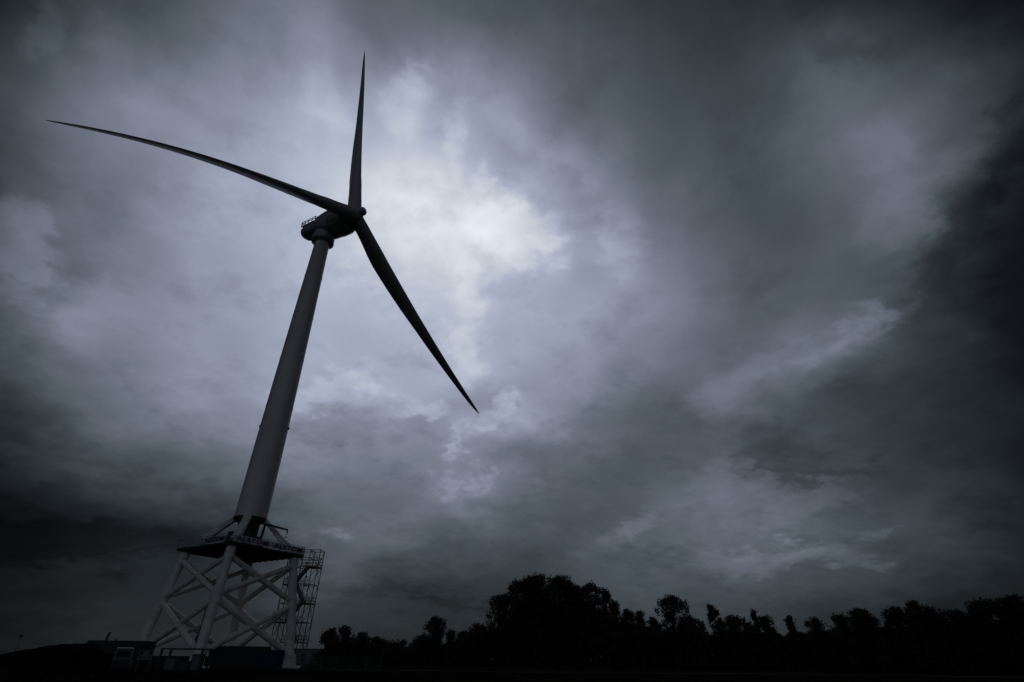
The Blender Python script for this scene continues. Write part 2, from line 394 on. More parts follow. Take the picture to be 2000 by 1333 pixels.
for k in range(4):
    mb = MB(); a, b = corner(k, PC-.08), corner(k+1, PC-.08); n = 11
    for i in range(n+1):
        p = a.lerp(b, i/n); mb.tube(p, p+Vector((0, 0, 1.46)), .045, n=6)
    for h in (.5, .98, 1.46): mb.tube(a+Vector((0, 0, h)), b+Vector((0, 0, h)), .04, n=6)
    mb.build('railing', GALV, wt)
# transition piece: dark column, four tapered struts
mb = MB(); mb.lathe((0, 0, 0), (0, 0, 1), [(ZP, 2.3), (ZP+.4, 2.3), (ZP+.41, 2.0), (24.6, 2.0), (25.3, 2.9)], 40); mb.build('transition_column', DARK, wt)
mb = MB()
for k in range(8):
    a = math.pi/4*k+.3; v = Vector((math.cos(a), math.sin(a), 0)); mb.box(v*3.1+Vector((0, 0, ZP+1.0+.3*(k % 3))), (1.0, 1.3, 1.9+.6*(k % 3)), Matrix.Rotation(a, 3, 'Z'))
mb.build('equipment_cabinets', DARK, wt)
for k in range(4):
    mb = MB(); d = DIRS[k]; side = d.cross(Vector((0, 0, 1)))
    P = [d*2.3+Vector((0, 0, 25.4)), d*4.4+Vector((0, 0, 23.6)), d*6.8+Vector((0, 0, 21.3)), d*9.0+Vector((0, 0, 19.2))]
    H = [.8, .85, 1.15, 1.9]; W = [1.45, 1.3, 1.25, 1.3]
    for i in range(3): mb.quadbar(P[i], P[i+1], W[i], H[i], W[i+1], H[i+1], side)
    mb.build('transition_strut', JACKET, wt)
# tower
mb = MB(); mb.lathe((0, 0, 0), (0, 0, 1), [(25.0, 3.04), (25.55, 3.04), (41, 2.93), (56.5, 2.70), (77, 2.33), (98.6, 1.88)], 72)
tower = mb.build('tower', PAINT, wt)
mb = MB(); mb.lathe((0, 0, 0), (0, 0, 1), [(24.7, 3.14), (25.25, 3.14)], 72); mb.build('base_flange', DARK, tower)
for z, r in ((37.2, 3.0), (49.2, 2.86), (61.5, 2.645), (73.5, 2.43), (86.0, 2.20)):
    mb = MB(); mb.lathe((0, 0, 0), (0, 0, 1), [(z, r), (z+.12, r)], 72); mb.build('section_flange', PAINT, tower)
for an in (R(12), R(192)):
    v = Vector((math.cos(an), math.sin(an), 0)); mb = MB(); mb.box(v*2.92+Vector((0, 0, 44.6)), (.35, .4, .5), Matrix.Rotation(an, 3, 'Z')); mb.build('obstruction_lamp', DARK, tower)
# head
PSI, TI = R(65.708), R(6.365); OV, HZ = 9.286, 104.567
ax = Vector((math.sin(PSI)*math.cos(TI), -math.cos(PSI)*math.cos(TI), math.sin(TI)))
H = Vector((0, 0, HZ-math.sin(TI)*OV))+ax*OV
uu = Vector((0, 0, 1)).cross(ax).normalized(); vv = ax.cross(uu)
axis0 = H-ax*OV
mb = MB(); mb.lathe((0, 0, 0), (0, 0, 1), [(97.6, 2.45), (98.0, 2.95), (99.6, 2.95), (99.8, 2.6), (101.4, 2.6), (102.4, 3.0)], 48); mb.build('yaw_collar', HULL, wt)
def loft(name, secs, mt, parent, n=32, pw=2.6):
    mb = MB(); vs = []; fs = []
    for (s, w, zb, zt) in secs:
        c = axis0+ax*s+vv*((zb+zt)/2); hh = (zt-zb)/2
        for k in range(n):
            a = 2*math.pi*k/n; ca, sa = math.cos(a), math.sin(a)
            vs.append(c+uu*(w*math.copysign(abs(ca)**(2/pw), ca))+vv*(hh*math.copysign(abs(sa)**(2/pw), sa)))
    for i in range(len(secs)-1):
        for k in range(n):
            k2 = (k+1) % n; fs.append((i*n+k, i*n+k2, (i+1)*n+k2, (i+1)*n+k))
    mb.add(vs, fs, True); mb.add(vs[:n], [tuple(range(n))[::-1]]); mb.add(vs[-n:], [tuple(range(n))])
    return mb.build(name, mt, parent)
nac = loft('nacelle', [(-8.2, .5, .3, 1.4), (-8.0, 1.2, -.1, 1.8), (-7.4, 1.9, -.55, 2.1), (-6.3, 2.3, -1.0, 2.2), (-4.5, 2.4, -1.3, 2.3), (-2.6, 2.5, -1.6, 2.4), (-1.6, 3.0, -2.4, 2.9), (-.6, 3.4, -3.5, 3.3), (1.5, 3.6, -3.7, 3.7), (3.0, 3.7, -3.8, 3.8)], HULL, wt)
mb = MB(); mb.lathe(axis0, ax, [(2.9, 3.5), (3.2, 4.0), (3.5, 4.12), (6.6, 4.12), (7.0, 3.95), (7.3, 3.3), (7.5, 2.2)], 64)
for k in range(20):
    a = 2*math.pi*k/20; v = uu*math.cos(a)+vv*math.sin(a); mb.quadbar(axis0+ax*3.6+v*4.14, axis0+ax*6.5+v*4.14, .12, .14, .12, .14, v)
mb.build('generator_ring', HULL, wt)
mb = MB()
P = [axis0+ax*s+uu*w+vv*z for s, w, z in ((-7.4, -1.9, 2.5), (-7.4, 1.9, 2.5), (-2.6, 1.9, 2.7), (-2.6, -1.9, 2.7))]
for i in range(4):
    a, b = P[i], P[(i+1) % 4]; n = 4
    for j in range(n): p = a.lerp(b, j/n); mb.tube(p-vv*.5, p+vv*1.35, .11, n=6)
    for h in (.7, 1.35): mb.tube(a+vv*h, b+vv*h, .10, n=6)
mb.add(P+[p-vv*.12 for p in P], [(0, 1, 2, 3), (7, 6, 5, 4)]+[(i, i+4, (i+1) % 4+4, (i+1) % 4) for i in range(4)])
mb.build('winching_platform', GALV, nac)
mb = MB()
for s, w, hh in ((-5.2, .7, 1.5), (-4.2, -.6, 1.1), (-3.2, .2, 1.9)):
    mb.quadbar(axis0+ax*s+uu*w+vv*2.6, axis0+ax*s+uu*w+vv*(2.5+hh), .7, .8, .6, .5, ax)
mb.build('roof_cooler', DARK, nac)
mb = MB(); mb.tube(axis0-ax*3.0+vv*2.0, axis0-ax*3.0+vv*4.6, .05, n=6); mb.tube(axis0-ax*3.0+vv*4.3-uu*.4, axis0-ax*3.0+vv*4.3+uu*.4, .04, n=6); mb.build('wind_vane_mast', DARK, nac)
# hub and blades
mb = MB(); prof = [(-2.6, 1.9)]+[(2.5*math.sin(t), 2.5*math.cos(t)) for t in np.linspace(-.75, 1.0, 12)]+[(2.2, 1.2), (3.0, 1.18), (3.45, 1.0), (3.7, .6), (3.78, .12)]
mb.lathe(H, ax, prof, 48); hub = mb.build('hub', HULL, wt)
PHI = R(-4.098); CONE = 1.8
ST = [0, .03, .06, .1, .15, .2, .3, .4, .5, .6, .7, .8, .88, .94, .975, .993, 1]
CH = [3.75, 3.75, 3.85, 4.1, 4.45, 4.6, 4.35, 3.9, 3.3, 2.85, 2.35, 1.85, 1.45, 1.02, .65, .32, .08]
TK = [3.75, 3.7, 3.5, 3.15, 2.75, 2.25, 1.6, 1.15, .8, .62, .48, .36, .28, .2, .13, .07, .02]
OF = [0, 0, .02, .08, .15, .2, .23, .25, .25, .25, .25, .25, .25, .25, .25, .25, .25]
def airfoil(t, n=28):     # unit chord outline, leading edge at +.5
    pts = []
    for k in range(n):
        a = 2*math.pi*k/n; x = .5*math.cos(a); xi = .5-x
        yt = 5*t*(.2969*math.sqrt(max(xi, 0))-.126*xi-.3516*xi**2+.2843*xi**3-.1036*xi**4)+.004
        pts.append((x, (yt if math.sin(a) >= 0 else -yt)+.02*math.sin(math.pi*xi)))
    return pts
def blade(k, bend):
    an = PHI+k*2*math.pi/3; rad = vv*math.cos(an)+uu*math.sin(an); tn = -vv*math.sin(an)+uu*math.cos(an)
    n = 28; vs = []; fs = []; S = sorted(set(ST+[i/40 for i in range(3, 40)]))
    for s in S:
        ch, tk, of = (float(np.interp(s, ST, q)) for q in (CH, TK, OF))
        c = H+rad*(75*s)+ax*(CONE*s-ch*of)+tn*(bend*(s-s**3))
        w = min(1, max(0, (s-.03)/.16)); w = w*w*(3-2*w); tw = -R(13)*w
        ca = ax*math.cos(tw)+tn*math.sin(tw); cb = tn*math.cos(tw)-ax*math.sin(tw)
        af = airfoil(min(tk/ch, .6), n)
        for i in range(n):
            a = 2*math.pi*i/n; cx, cy = .5*math.cos(a)*ch, .5*math.sin(a)*tk
            fx, fy = af[i][0]*ch, af[i][1]*ch
            vs.append(c+ca*(cx*(1-w)+fx*w)+cb*(cy*(1-w)+fy*w))
    for i in range(len(S)-1):
        for j in range(n):
            j2 = (j+1) % n; fs.append((i*n+j, i*n+j2, (i+1)*n+j2, (i+1)*n+j))
    mb = MB(); mb.add(vs, fs, True); mb.add(vs[:n], [tuple(range(n))[::-1]]); mb.add(vs[-n:], [tuple(range(n))])
    b = mb.build('blade', BLADE, wt)
    m2 = MB(); m2.lathe(H, rad+tn*(bend/75), [(1.4, 1.84), (2.6, 1.84), (2.75, 1.76)], 32); m2.build('root_collar', HULL, b)
    return b
blade(0, 1.6); blade(1, 3.5); blade(2, 7.3)

# banners tied along the two front railings
def wavy(a, b, z0, z1, outn, mt, name):
    mb = MB(); nx, nz = 28, 4; vs = []; fs = []
    for th in (0, .03):
        for i in range(nx+1):
            for j in range(nz+1):
                p = a.lerp(b, i/nx); wv = .035*math.sin(i*1.3+j*.8)+.03*math.sin(i*.45)
                vs.append(p+outn*(.10+wv-th)+Vector((0, 0, z0+(z1-z0)*j/nz+(.03*math.sin(i*.7) if j == 0 else 0))))
    m = (nx+1)*(nz+1)
    for i in range(nx):
        for j in range(nz):
            q = (i*(nz+1)+j, (i+1)*(nz+1)+j, (i+1)*(nz+1)+j+1, i*(nz+1)+j+1); fs.append(q); fs.append(tuple(t+m for t in q[::-1]))
    for i in range(nx):
        for j in (0, nz):
            q = (i*(nz+1)+j, (i+1)*(nz+1)+j); fs.append((q[0], q[1], q[1]+m, q[0]+m))
    mb.add(vs, fs, True); return mb
def banner(k, t0, t1, txt, mt, label, nm='banner'):
    A, B = corner(k, PC), corner(k+1, PC); dr = (B-A).normalized(); outn = dr.cross(Vector((0, 0, 1)))
    if outn.dot(DIRS[k]+DIRS[(k+1) % 4]) < 0: outn = -outn
    a, b = A.lerp(B, t0), A.lerp(B, t1); mid = (a+b)/2
    root = thing(nm, T+Vector((mid.x, mid.y, ZP)), label, 'banner', 'banners tied along the platform railing')
    mb = wavy(Vector((a.x, a.y, 0))-Vector((mid.x, mid.y, 0)), Vector((b.x, b.y, 0))-Vector((mid.x, mid.y, 0)), .10, 1.20, outn, mt, 'fabric'); mb.build('fabric', mt, root)
    if txt:
        me = text_mesh(txt, 1.22, .008); w = max(v.co.x for v in me.vertices)-min(v.co.x for v in me.vertices)
        sx = (b-a).length*.84/w; X = dr if dr.cross(Vector((0, 0, 1))).dot(outn) > 0 else -dr
        for v in me.vertices:
            x, y, z = v.co; v.co = X*(x*sx)+Vector((0, 0, .63+y*.80))+outn*(.20+z)
        me.name = 'lettering'; me.materials.append(INK); o = bpy.data.objects.new('lettering', me); COL.objects.link(o); o.parent = root
    return root
banner(0, .015, .50, 'ALSTOM', BANNERM, 'pale lettered banner just right of the platform front corner')
banner(0, .505, .985, 'ALSTOM', BANNERM, 'pale lettered banner on the platform railing above the right leg')
banner(3, .02, .49, None, BANNERD, 'dull grey mesh banner on the left end of the platform railing')
banner(3, .51, .90, 'ALSTOM', BANNERD, 'dull grey mesh banner with faint lettering, left of the platform front corner')

# davit crane on the deck
cr = thing('davit_crane', (0, 0, 0), 'black davit crane with its jib out over the platform, right of the tower foot', 'crane')
base = Vector((-48.4, 106.9, 0)); tip = Vector((-44.0, 108.4, 23.2)); top = Vector((-48.0, 106.9, 24.0))
cr.location = (base.x, base.y, ZP); o = Vector((base.x, base.y, ZP))
mb = MB(); mb.tube(Vector((0, 0, 0)), top-o, .28, .22, 12); mb.box((0, 0, .1), (1, 1, .2)); mb.build('mast', DARK, cr)
mb = MB(); mb.quadbar(top-o-Vector((.8, .2, -.1)), tip-o, .34, .42, .26, .3, Vector((0, 1, 0))); mb.build('jib', DARK, cr)
mb = MB(); mb.tube(tip-o, tip-o-Vector((0, 0, .75)), .13, n=8); mb.tube(tip-o-Vector((0, 0, .75)), tip-o-Vector((0, 0, 1.25)), .03, n=6); mb.box(tip-o-Vector((0, 0, 1.4)), (.2, .2, .3)); mb.build('hook', DARK, cr)

# ---------------------------------------------------------------- stair tower
def stair_tower():
    X0, X1, Y0, Y1 = -44.9, -38.7, 114.2, 116.8; XI0, XI1 = -43.0, -40.7
    st = thing('stair_tower', ((X0+X1)/2, (Y0+Y1)/2, 0), 'open scaffold stair tower standing against the right legs of the jacket', 'stair tower')
    ox, oy = (X0+X1)/2, (Y0+Y1)/2
    def q(x, y, z): return Vector((x-ox, y-oy, z))
    TOP = 20.6; LV = [17.35-3.32*i for i in range(6)]
    for x in (X0, XI0, XI1, X1):
        for y in (Y0, Y1):
            mb = MB(); mb.tube(q(x, y, 0), q(x, y, TOP), .085, n=8); mb.box(q(x, y, .03), (.3, .3, .06)); mb.build('post', GALV, st)
    for z in LV+[TOP-.1, 19.0]:
        mb = MB()
        for y in (Y0, Y1): mb.tube(q(X0, y, z), q(X1, y, z), .07, n=6)
        for x in (X0, XI0, XI1, X1): mb.tube(q(x, Y0, z), q(x, Y1, z), .07, n=6)
        mb.build('ledger_frame', GALV, st)
    zs = [TOP-.1]+LV+[.1]
    for i in range(len(zs)-1):
        a, b = zs[i], zs[i+1]
        for y in (Y0, Y1):
            for xa, xb in ((XI1, X1), (X0, XI0)):
                if i % 2: xa, xb = xb, xa
                mb = MB(); mb.tube(q(xa, y, a), q(xb, y, b), .055, n=5); mb.build('diagonal_brace', GALV, st)
        for x in (X0, X1): mb = MB(); mb.tube(q(x, Y0 if i % 2 else Y1, a), q(x, Y1 if i % 2 else Y0, b), .055, n=5); mb.build('diagonal_brace', GALV, st)
    for i, z in enumerate(LV):
        right = i % 2 == 0; xa, xb = (XI1, X1) if right else (X0, XI0)
        mb = MB(); mb.box(q((xa+xb)/2, (Y0+Y1)/2, z), (xb-xa, Y1-Y0, .22)); mb.build('landing', STAIRM, st)
        mb = MB()
        for y in (Y0, Y1):
            for h in (.55, 1.1): mb.tube(q(xa, y, z+h), q(xb, y, z+h), .045, n=5)
            for t in range(5): mb.tube(q(xa+(xb-xa)*t/4, y, z), q(xa+(xb-xa)*t/4, y, z+1.1), .035, n=4)
        xo = xb if right else xa
        for h in (.55, 1.1): mb.tube(q(xo, Y0, z+h), q(xo, Y1, z+h), .045, n=5)
        mb.build('handrail', STAIRM, st)
        z2 = LV[i+1] if i+1 < len(LV) else 0
        x1_, x2_ = (XI1, XI0) if right else (XI0, XI1); yl = (Y0+.55) if right else (Y1-.55)
        mb = MB(); n = 14
        for s in (-.5, .5): mb.quadbar(q(x1_, yl+s, z), q(x2_, yl+s, z2), .08, .42, .08, .42, (0, 1, 0))
        for t in range(1, n): mb.box(q(x1_+(x2_-x1_)*t/n, yl, z+(z2-z)*t/n), (.34, .92, .09))
        fl = mb.build('stair_flight', STAIRM, st)
        mb = MB()
        for s in (-.47, .47):
            for h in (.5, 1.0): mb.tube(q(x1_, yl+s, z+h), q(x2_, yl+s, z2+h), .045, n=5)
            for t in range(8): mb.tube(q(x1_+(x2_-x1_)*t/7, yl+s, z+(z2-z)*t/7), q(x1_+(x2_-x1_)*t/7, yl+s, z+(z2-z)*t/7+1.0), .035, n=4)
        mb.build('flight_rail', STAIRM, fl)
    for z in LV[:5]:
        for y in (Y0, Y1):
            mb = MB()
            for h in (.5, 1.05): mb.tube(q(XI0, y, z+h), q(XI1, y, z+h), .04, n=5)
            for t in range(9): mb.tube(q(XI0+(XI1-XI0)*t/8, y, z+.05), q(XI0+(XI1-XI0)*t/8, y, z+1.05), .022, n=4)
            mb.build('guard_rail', GALV, st)
    for x, y, z in ((X0+.1, Y0-.15, 16.6), (XI0+.3, Y0-.15, 15.1), (XI1+.2, Y0-.15, 15.4), (XI1-.3, Y0-.15, 18.0)):
        mb = MB(); mb.box(q(x, y, z), (.34, .2, .30)); mb.tube(q(x, y, z), q(x, Y0, z-.3), .03, n=5); mb.build('floodlight', SIGNM, st)
    # top bridge to the platform corner
    mb = MB(); a = q(XI0+.6, Y0+.6, 19.0); b = q(-43.6, 112.4, 19.0)
    mb.quadbar(a, b, 1.3, .12, 1.3, .12, (1, 0, 0))
    for s in (-.6, .6):
        for h in (.55, 1.15): mb.tube(a+Vector((s, 0, h)), b+Vector((s, 0, h)), .045, n=5)
        for t in range(4): p = a.lerp(b, t/3)+Vector((s, 0, 0)); mb.tube(p, p+Vector((0, 0, 1.15)), .02, n=5)
    mb.build('bridge', STAIRM, st)
stair_tower()
# cable riser hanging beside the front leg
mb = MB(); pts = [Vector((.97, -9.43, 8.6)), Vector((.96, -9.44, 5.8)), Vector((.93, -9.46, 3.8)), Vector((.9, -9.5, .2))]
mb.path(pts, [.09]*4, 8); mb.box((.93, -9.46, 4.2), (.45, .45, .7)); mb.build('cable_riser', DARK, wt)

# ---------------------------------------------------------------- site things at the foot
def cabin(name, loc, dims, rz, mt, trim, label, cat, win=2):
    L_, W_, H_ = dims; c = thing(name, loc, label, cat, None, rz)
    mb = MB(); mb.box((0, 0, H_/2+.1), (L_, W_, H_-.1)); 
    for i in range(int(L_/.5)):
        x = -L_/2+.25+i*.5
        for y in (-W_/2-.02, W_/2+.02): mb.box((x, y, H_/2+.1), (.22, .05, H_-.5))
    mb.build('wall', mt, c)
    mb = MB(); mb.box((0, 0, H_+.10), (L_+.16, W_+.16, .16)); mb.build('roof', trim, c)
    for x in (-L_/2, L_/2):
        for y in (-W_/2, W_/2):
            mb = MB(); mb.box((x, y, H_/2+.01), (.2, .2, H_-.02)); mb.build('corner_post', trim, c)
    for i in range(win):
        x = -L_/2+(i+1)*L_/(win+1); mb = MB()
        for dx, dz, w, h in ((0, .5, 1.1, .07), (0, -.5, 1.1, .07), (-.52, 0, .07, .93), (.52, 0, .07, .93)): mb.box((x+dx, -W_/2-.07, 1.5+dz), (w, .06, h))
        f = mb.build('window_frame', trim, c); mb = MB(); mb.box((x, -W_/2-.06, 1.5), (.96, .03, .93)); mb.build('pane', GLASSM, f)
    return c
cabin('storage_container', (-46.6, 106.2, 0), (9.2, 2.6, 3.05), R(2), CABM, CABL, 'long black site container between the front and right jacket legs', 'container', 0)
cabin('site_hut', (-54.4, 85.6, 0), (7.8, 3.0, 3.3), R(3), CABM, CABM, 'dark flat-roofed site hut in front of the left jacket leg', 'hut', 3)
hut = [o for o in COL.objects if o.name == 'site_hut'][0]
mb = MB(); mb.path([(-2.4, 0, 3.3), (-2.4, 0, 4.1), (-2.2, 0, 4.65)], [.16, .15, .17], 8); mb.build('flue', DARK, hut)
mb = MB(); mb.lathe((-1.2, .2, 3.35), (0, 0, 1), [(0, .12), (.35, .12), (.36, .22), (.45, .05)], 12); mb.build('roof_vent', DARK, hut)
cabin('skip_container', (-38.9, 100.6, 0), (3.0, 2.2, 2.5), R(-4), BLUEM, BLUEM, 'small blue container beside the foot of the right jacket leg', 'container', 0)
# open steel frame in front of the front leg
fr = thing('steel_frame', (-43.3, 82.2, 0), 'open steel portal frame standing in front of the front jacket leg', 'frame')
for sx, sy in ((-2.7, -1.1), (2.7, -1.1), (-2.7, 1.1), (2.7, 1.1)):
    mb = MB(); mb.box((sx, sy, 1.2), (.22, .22, 2.4)); mb.build('post', DARK, fr)
for sy in (-1.1, 1.1):
    mb = MB(); mb.box((0, sy, 2.49), (5.7, .22, .18)); mb.build('beam', DARK, fr)
for sx in (-2.7, 0, 2.7):
    mb = MB(); mb.box((sx, 0, 2.49), (.18, 1.96, .14)); mb.build('cross_beam', DARK, fr)
# pallets of crates inside and beside it
def crate(loc, d, rz, mt, label):
    c = thing('crate', loc, label, 'crate', 'crates stored by the steel frame', rz)
    mb = MB(); mb.box((0, 0, d[2]/2+.06), (d[0]-.08, d[1]-.08, d[2]-.08)); mb.build('body', mt, c)
    mb = MB()
    for z in (.1, d[2]-.05):
        for y in (-d[1]/2, d[1]/2): mb.box((0, y, z), (d[0]+.06, .08, .14))
        for x in (-d[0]/2, d[0]/2): mb.box((x, 0, z), (.08, d[1]-.1, .14))
    for x in (-d[0]/2, d[0]/2):
        for y in (-d[1]/2, d[1]/2): mb.box((x, y, d[2]/2+.02), (.1, .1, d[2]-.1))
    mb.build('batten_frame', CABL, c)
crate((-44.9, 82.3, 0), (1.3, 1.2, 1.5), .1, SHEDM, 'grey crate under the left half of the steel frame')
crate((-43.0, 82.1, 0), (1.6, 1.2, 1.1), -.05, CABL, 'low dark crate under the middle of the steel frame')
crate((-41.5, 82.2, 0), (1.0, 1.2, 1.9), .04, SHEDM, 'tall grey crate under the right half of the steel frame')
# van seen from behind
van = thing('parked_van', (-47.6, 76.0, 0), 'pale van parked left of the sign board, seen from behind', 'van', None, R(119))
mb = MB(); prof = [(-2.6, .35), (-2.65, 1.2), (-2.55, 2.35), (-2.3, 2.5), (.9, 2.5), (1.3, 2.35), (2.0, 1.35), (2.75, 1.1), (2.85, .5), (2.8, .35)]
n = len(prof); vs = [(y*.97 if False else x, y, z) for y in (-.95, .95) for x, z in prof]
vs = [(v[0], v[1]*(1 if v[2] < 1.3 else .9), v[2]) for v in vs]
mb.add(vs, [tuple(range(n)), tuple(range(n, 2*n))[::-1]]+[(i, i+n, (i+1) % n+n, (i+1) % n) for i in range(n)]); mb.build('body', VANM, van, bevel=.06)
mb = MB(); mb.box((-2.64, 0, 1.85), (.04, 1.3, .6)); mb.build('rear_window', GLASSM, van)
mb = MB(); mb.quadbar((1.36, 0, 2.28), (1.99, 0, 1.42), 1.5, .05, 1.6, .05, (0, 1, 0)); mb.build('windscreen', GLASSM, van)
for x in (-1.7, 1.75):
    for y in (-.85, .85):
        mb = MB(); mb.lathe((x, y-.12, .36), (0, 1, 0), [(0, .30), (.02, .36), (.22, .36), (.24, .30)], 20); mb.build('wheel', RUBBER, van)
# sign board
sg = thing('sign_board', (-41.5, 70.2, 0), 'pale sign board with dark marks on two posts, right of the van', 'sign')
mb = MB(); mb.box((0, 0, 1.75), (1.62, .05, .92)); mb.build('panel', SIGNM, sg)
mb = MB()
for x, w in ((-.52, .28), (.48, .32)):
    mb.box((x, -.035, 1.95), (w, .02, .34))
mb.box((0, -.035, 1.52), (1.5, .02, .07)); mb.build('dark_marks', INK, sg)
for x in (-.7, .7):
    mb = MB(); mb.box((x, .06, .9), (.07, .07, 1.8)); mb.build('post', GALV, sg)
# bank rising from the left edge, far shed, pole
def bank():
    mb = MB(); vs = []; fs = []
    prof = [(-90, 0.0), (-75, .5), (-67, 1.55), (-65.2, 2.05), (-61.5, 2.65), (-60.2, 2.85), (-57.5, 3.05), (-55.3, 3.05), (-52, 1.2), (-49, 0)]
    rng = random.Random(3); nx = 80; ny = 14
    for i in range(nx+1):
        x = -90+41*i/nx; top = float(np.interp(x, [p[0] for p in prof], [p[1] for p in prof]))
        for j in range(ny+1):
            t = -1+2*j/ny; h = top*(1-t*t)**1.2; vs.append((x-(t*5)*.35, 81.0+t*5.0, h+rng.uniform(-.07, .07)*min(1, h)-.05))
    for i in range(nx):
        for j in range(ny): a = i*(ny+1)+j; fs.append((a, a+ny+1, a+ny+2, a+1))
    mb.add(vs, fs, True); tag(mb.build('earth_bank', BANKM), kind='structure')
bank()
hut.location.y = 88.5; hut.location.x = -56.3
pl = thing('lamp_post', (-66.4, 82.3, 1.6), 'thin lamp post on top of the earth bank at the far left', 'lamp post')
mb = MB(); mb.tube((0, 0, 0), (0, 0, 2.25), .045, .03, 8); mb.build('pole', DARK, pl)
mb = MB(); mb.box((0, 0, 2.2), (.32, .22, .2)); mb.build('lamp_head', DARK, pl)
fs_ = thing('warehouse', (-56.5, 186, 0), 'low grey warehouse far behind the stair tower', 'building')
mb = MB(); mb.box((0, 0, 1.85), (15, 8, 3.7)); mb.build('wall', SHEDM, fs_)
mb = MB(); mb.box((0, 0, 3.8), (15.4, 8.4, .2)); mb.build('roof', CABL, fs_)
for x in (-4.5, -1.2, 2.2, 5.2):
    mb = MB(); mb.box((x, -4.03, 1.4), (1.6, .08, 2.7)); mb.build('door', CABL, fs_)
# site fence along the track
def fence(a, b, n, label):
    a, b = Vector(a), Vector(b); f = thing('mesh_fence', (a.x, a.y, 0), label, 'fence')
    for i in range(n+1): mb = MB(); p = (b-a)*(i/n); mb.tube(p, p+Vector((0, 0, 1.9)), .04, n=6); mb.build('post', GALV, f)
    mb = MB()
    for h in (.15, .6, 1.05, 1.5, 1.85): mb.tube(Vector((0, 0, h)), (b-a)+Vector((0, 0, h)), .015, n=4)
    k = n*12
    for i in range(k): p = (b-a)*(i/k); mb.tube(p+Vector((0, 0, .15)), p+Vector((0, 0, 1.85)), .008, n=3)
    mb.build('mesh_panel', GALV, f)
fence((-41.0, 101.5, 0), (-22, 106, 0), 8, 'low wire mesh fence running right from the foot of the jacket')

# ---------------------------------------------------------------- trees
def leaf_quads(rng, P, size):
    n = len(P); a = rng.normal(size=(n, 3)); a /= np.linalg.norm(a, axis=1)[:, None]; b = np.cross(a, rng.normal(size=(n, 3))); b /= np.linalg.norm(b, axis=1)[:, None]
    s = (size*rng.uniform(.5, 1.3, n))[:, None]; a = a*s; b = b*s*.55; P = P.copy(); P[:, 2] = np.maximum(P[:, 2], .15)
    return np.stack([P-a, P+b*.9, P+a, P-b*.9], 1).reshape(-1, 3)
def leaf_cloud(rng, centers, radii, n, size, squash=.8):
    idx = rng.choice(len(centers), n, p=(radii**2)/np.sum(radii**2)); d = rng.normal(size=(n, 3)); d /= np.linalg.norm(d, axis=1)[:, None]
    rr = rng.uniform(.35, 1.0, n)**.45; P = centers[idx]+d*(radii[idx]*rr)[:, None]*np.array([1, 1, squash])
    P += rng.normal(0, .10, (n, 3))*radii[idx][:, None]
    return leaf_quads(rng, P, size)
def sprays(rng, centers, radii, ntip, nleaf, reach, top):
    """leafy twig ends: each tip is a thin tuft drawn out along its own twig"""
    idx = rng.choice(len(centers), ntip, p=(radii**2)/np.sum(radii**2)); d = rng.normal(size=(ntip, 3)); d[:, 2] += .25; d /= np.linalg.norm(d, axis=1)[:, None]
    rr = rng.uniform(.25, 1.0, ntip)**.5; rr *= 1+rng.normal(0, .10, ntip); C = centers[idx]+d*(radii[idx]*rr)[:, None]
    C[:, 2] = np.minimum(C[:, 2], top-.2); dr = d+rng.normal(0, .45, (ntip, 3)); dr[:, 2] += .75; dr /= np.linalg.norm(dr, axis=1)[:, None]
    L = reach*rng.uniform(.5, 1.5, ntip)
    t = rng.uniform(-.5, .6, (ntip, nleaf)); P = C[:, None, :]+dr[:, None, :]*(t*L[:, None])[:, :, None]
    w = (.34*(1.0-t*.9))[:, :, None]; P = P+rng.normal(size=(ntip, nleaf, 3))*w*(L[:, None, None]*.55)
    return P.reshape(-1, 3), C
def crown_mesh(name, V, mt, parent):
    n = len(V)//4; me = bpy.data.meshes.new(name); me.vertices.add(len(V)); me.vertices.foreach_set('co', V.astype(np.float32).ravel())
    me.loops.add(4*n); me.loops.foreach_set('vertex_index', np.arange(4*n, dtype=np.int32)); me.polygons.add(n)
    me.polygons.foreach_set('loop_start', np.arange(0, 4*n, 4, dtype=np.int32)); me.update(calc_edges=True); me.materials.append(mt)
    o = bpy.data.objects.new(name, me); COL.objects.link(o)
    if parent: o.parent = parent
    return o
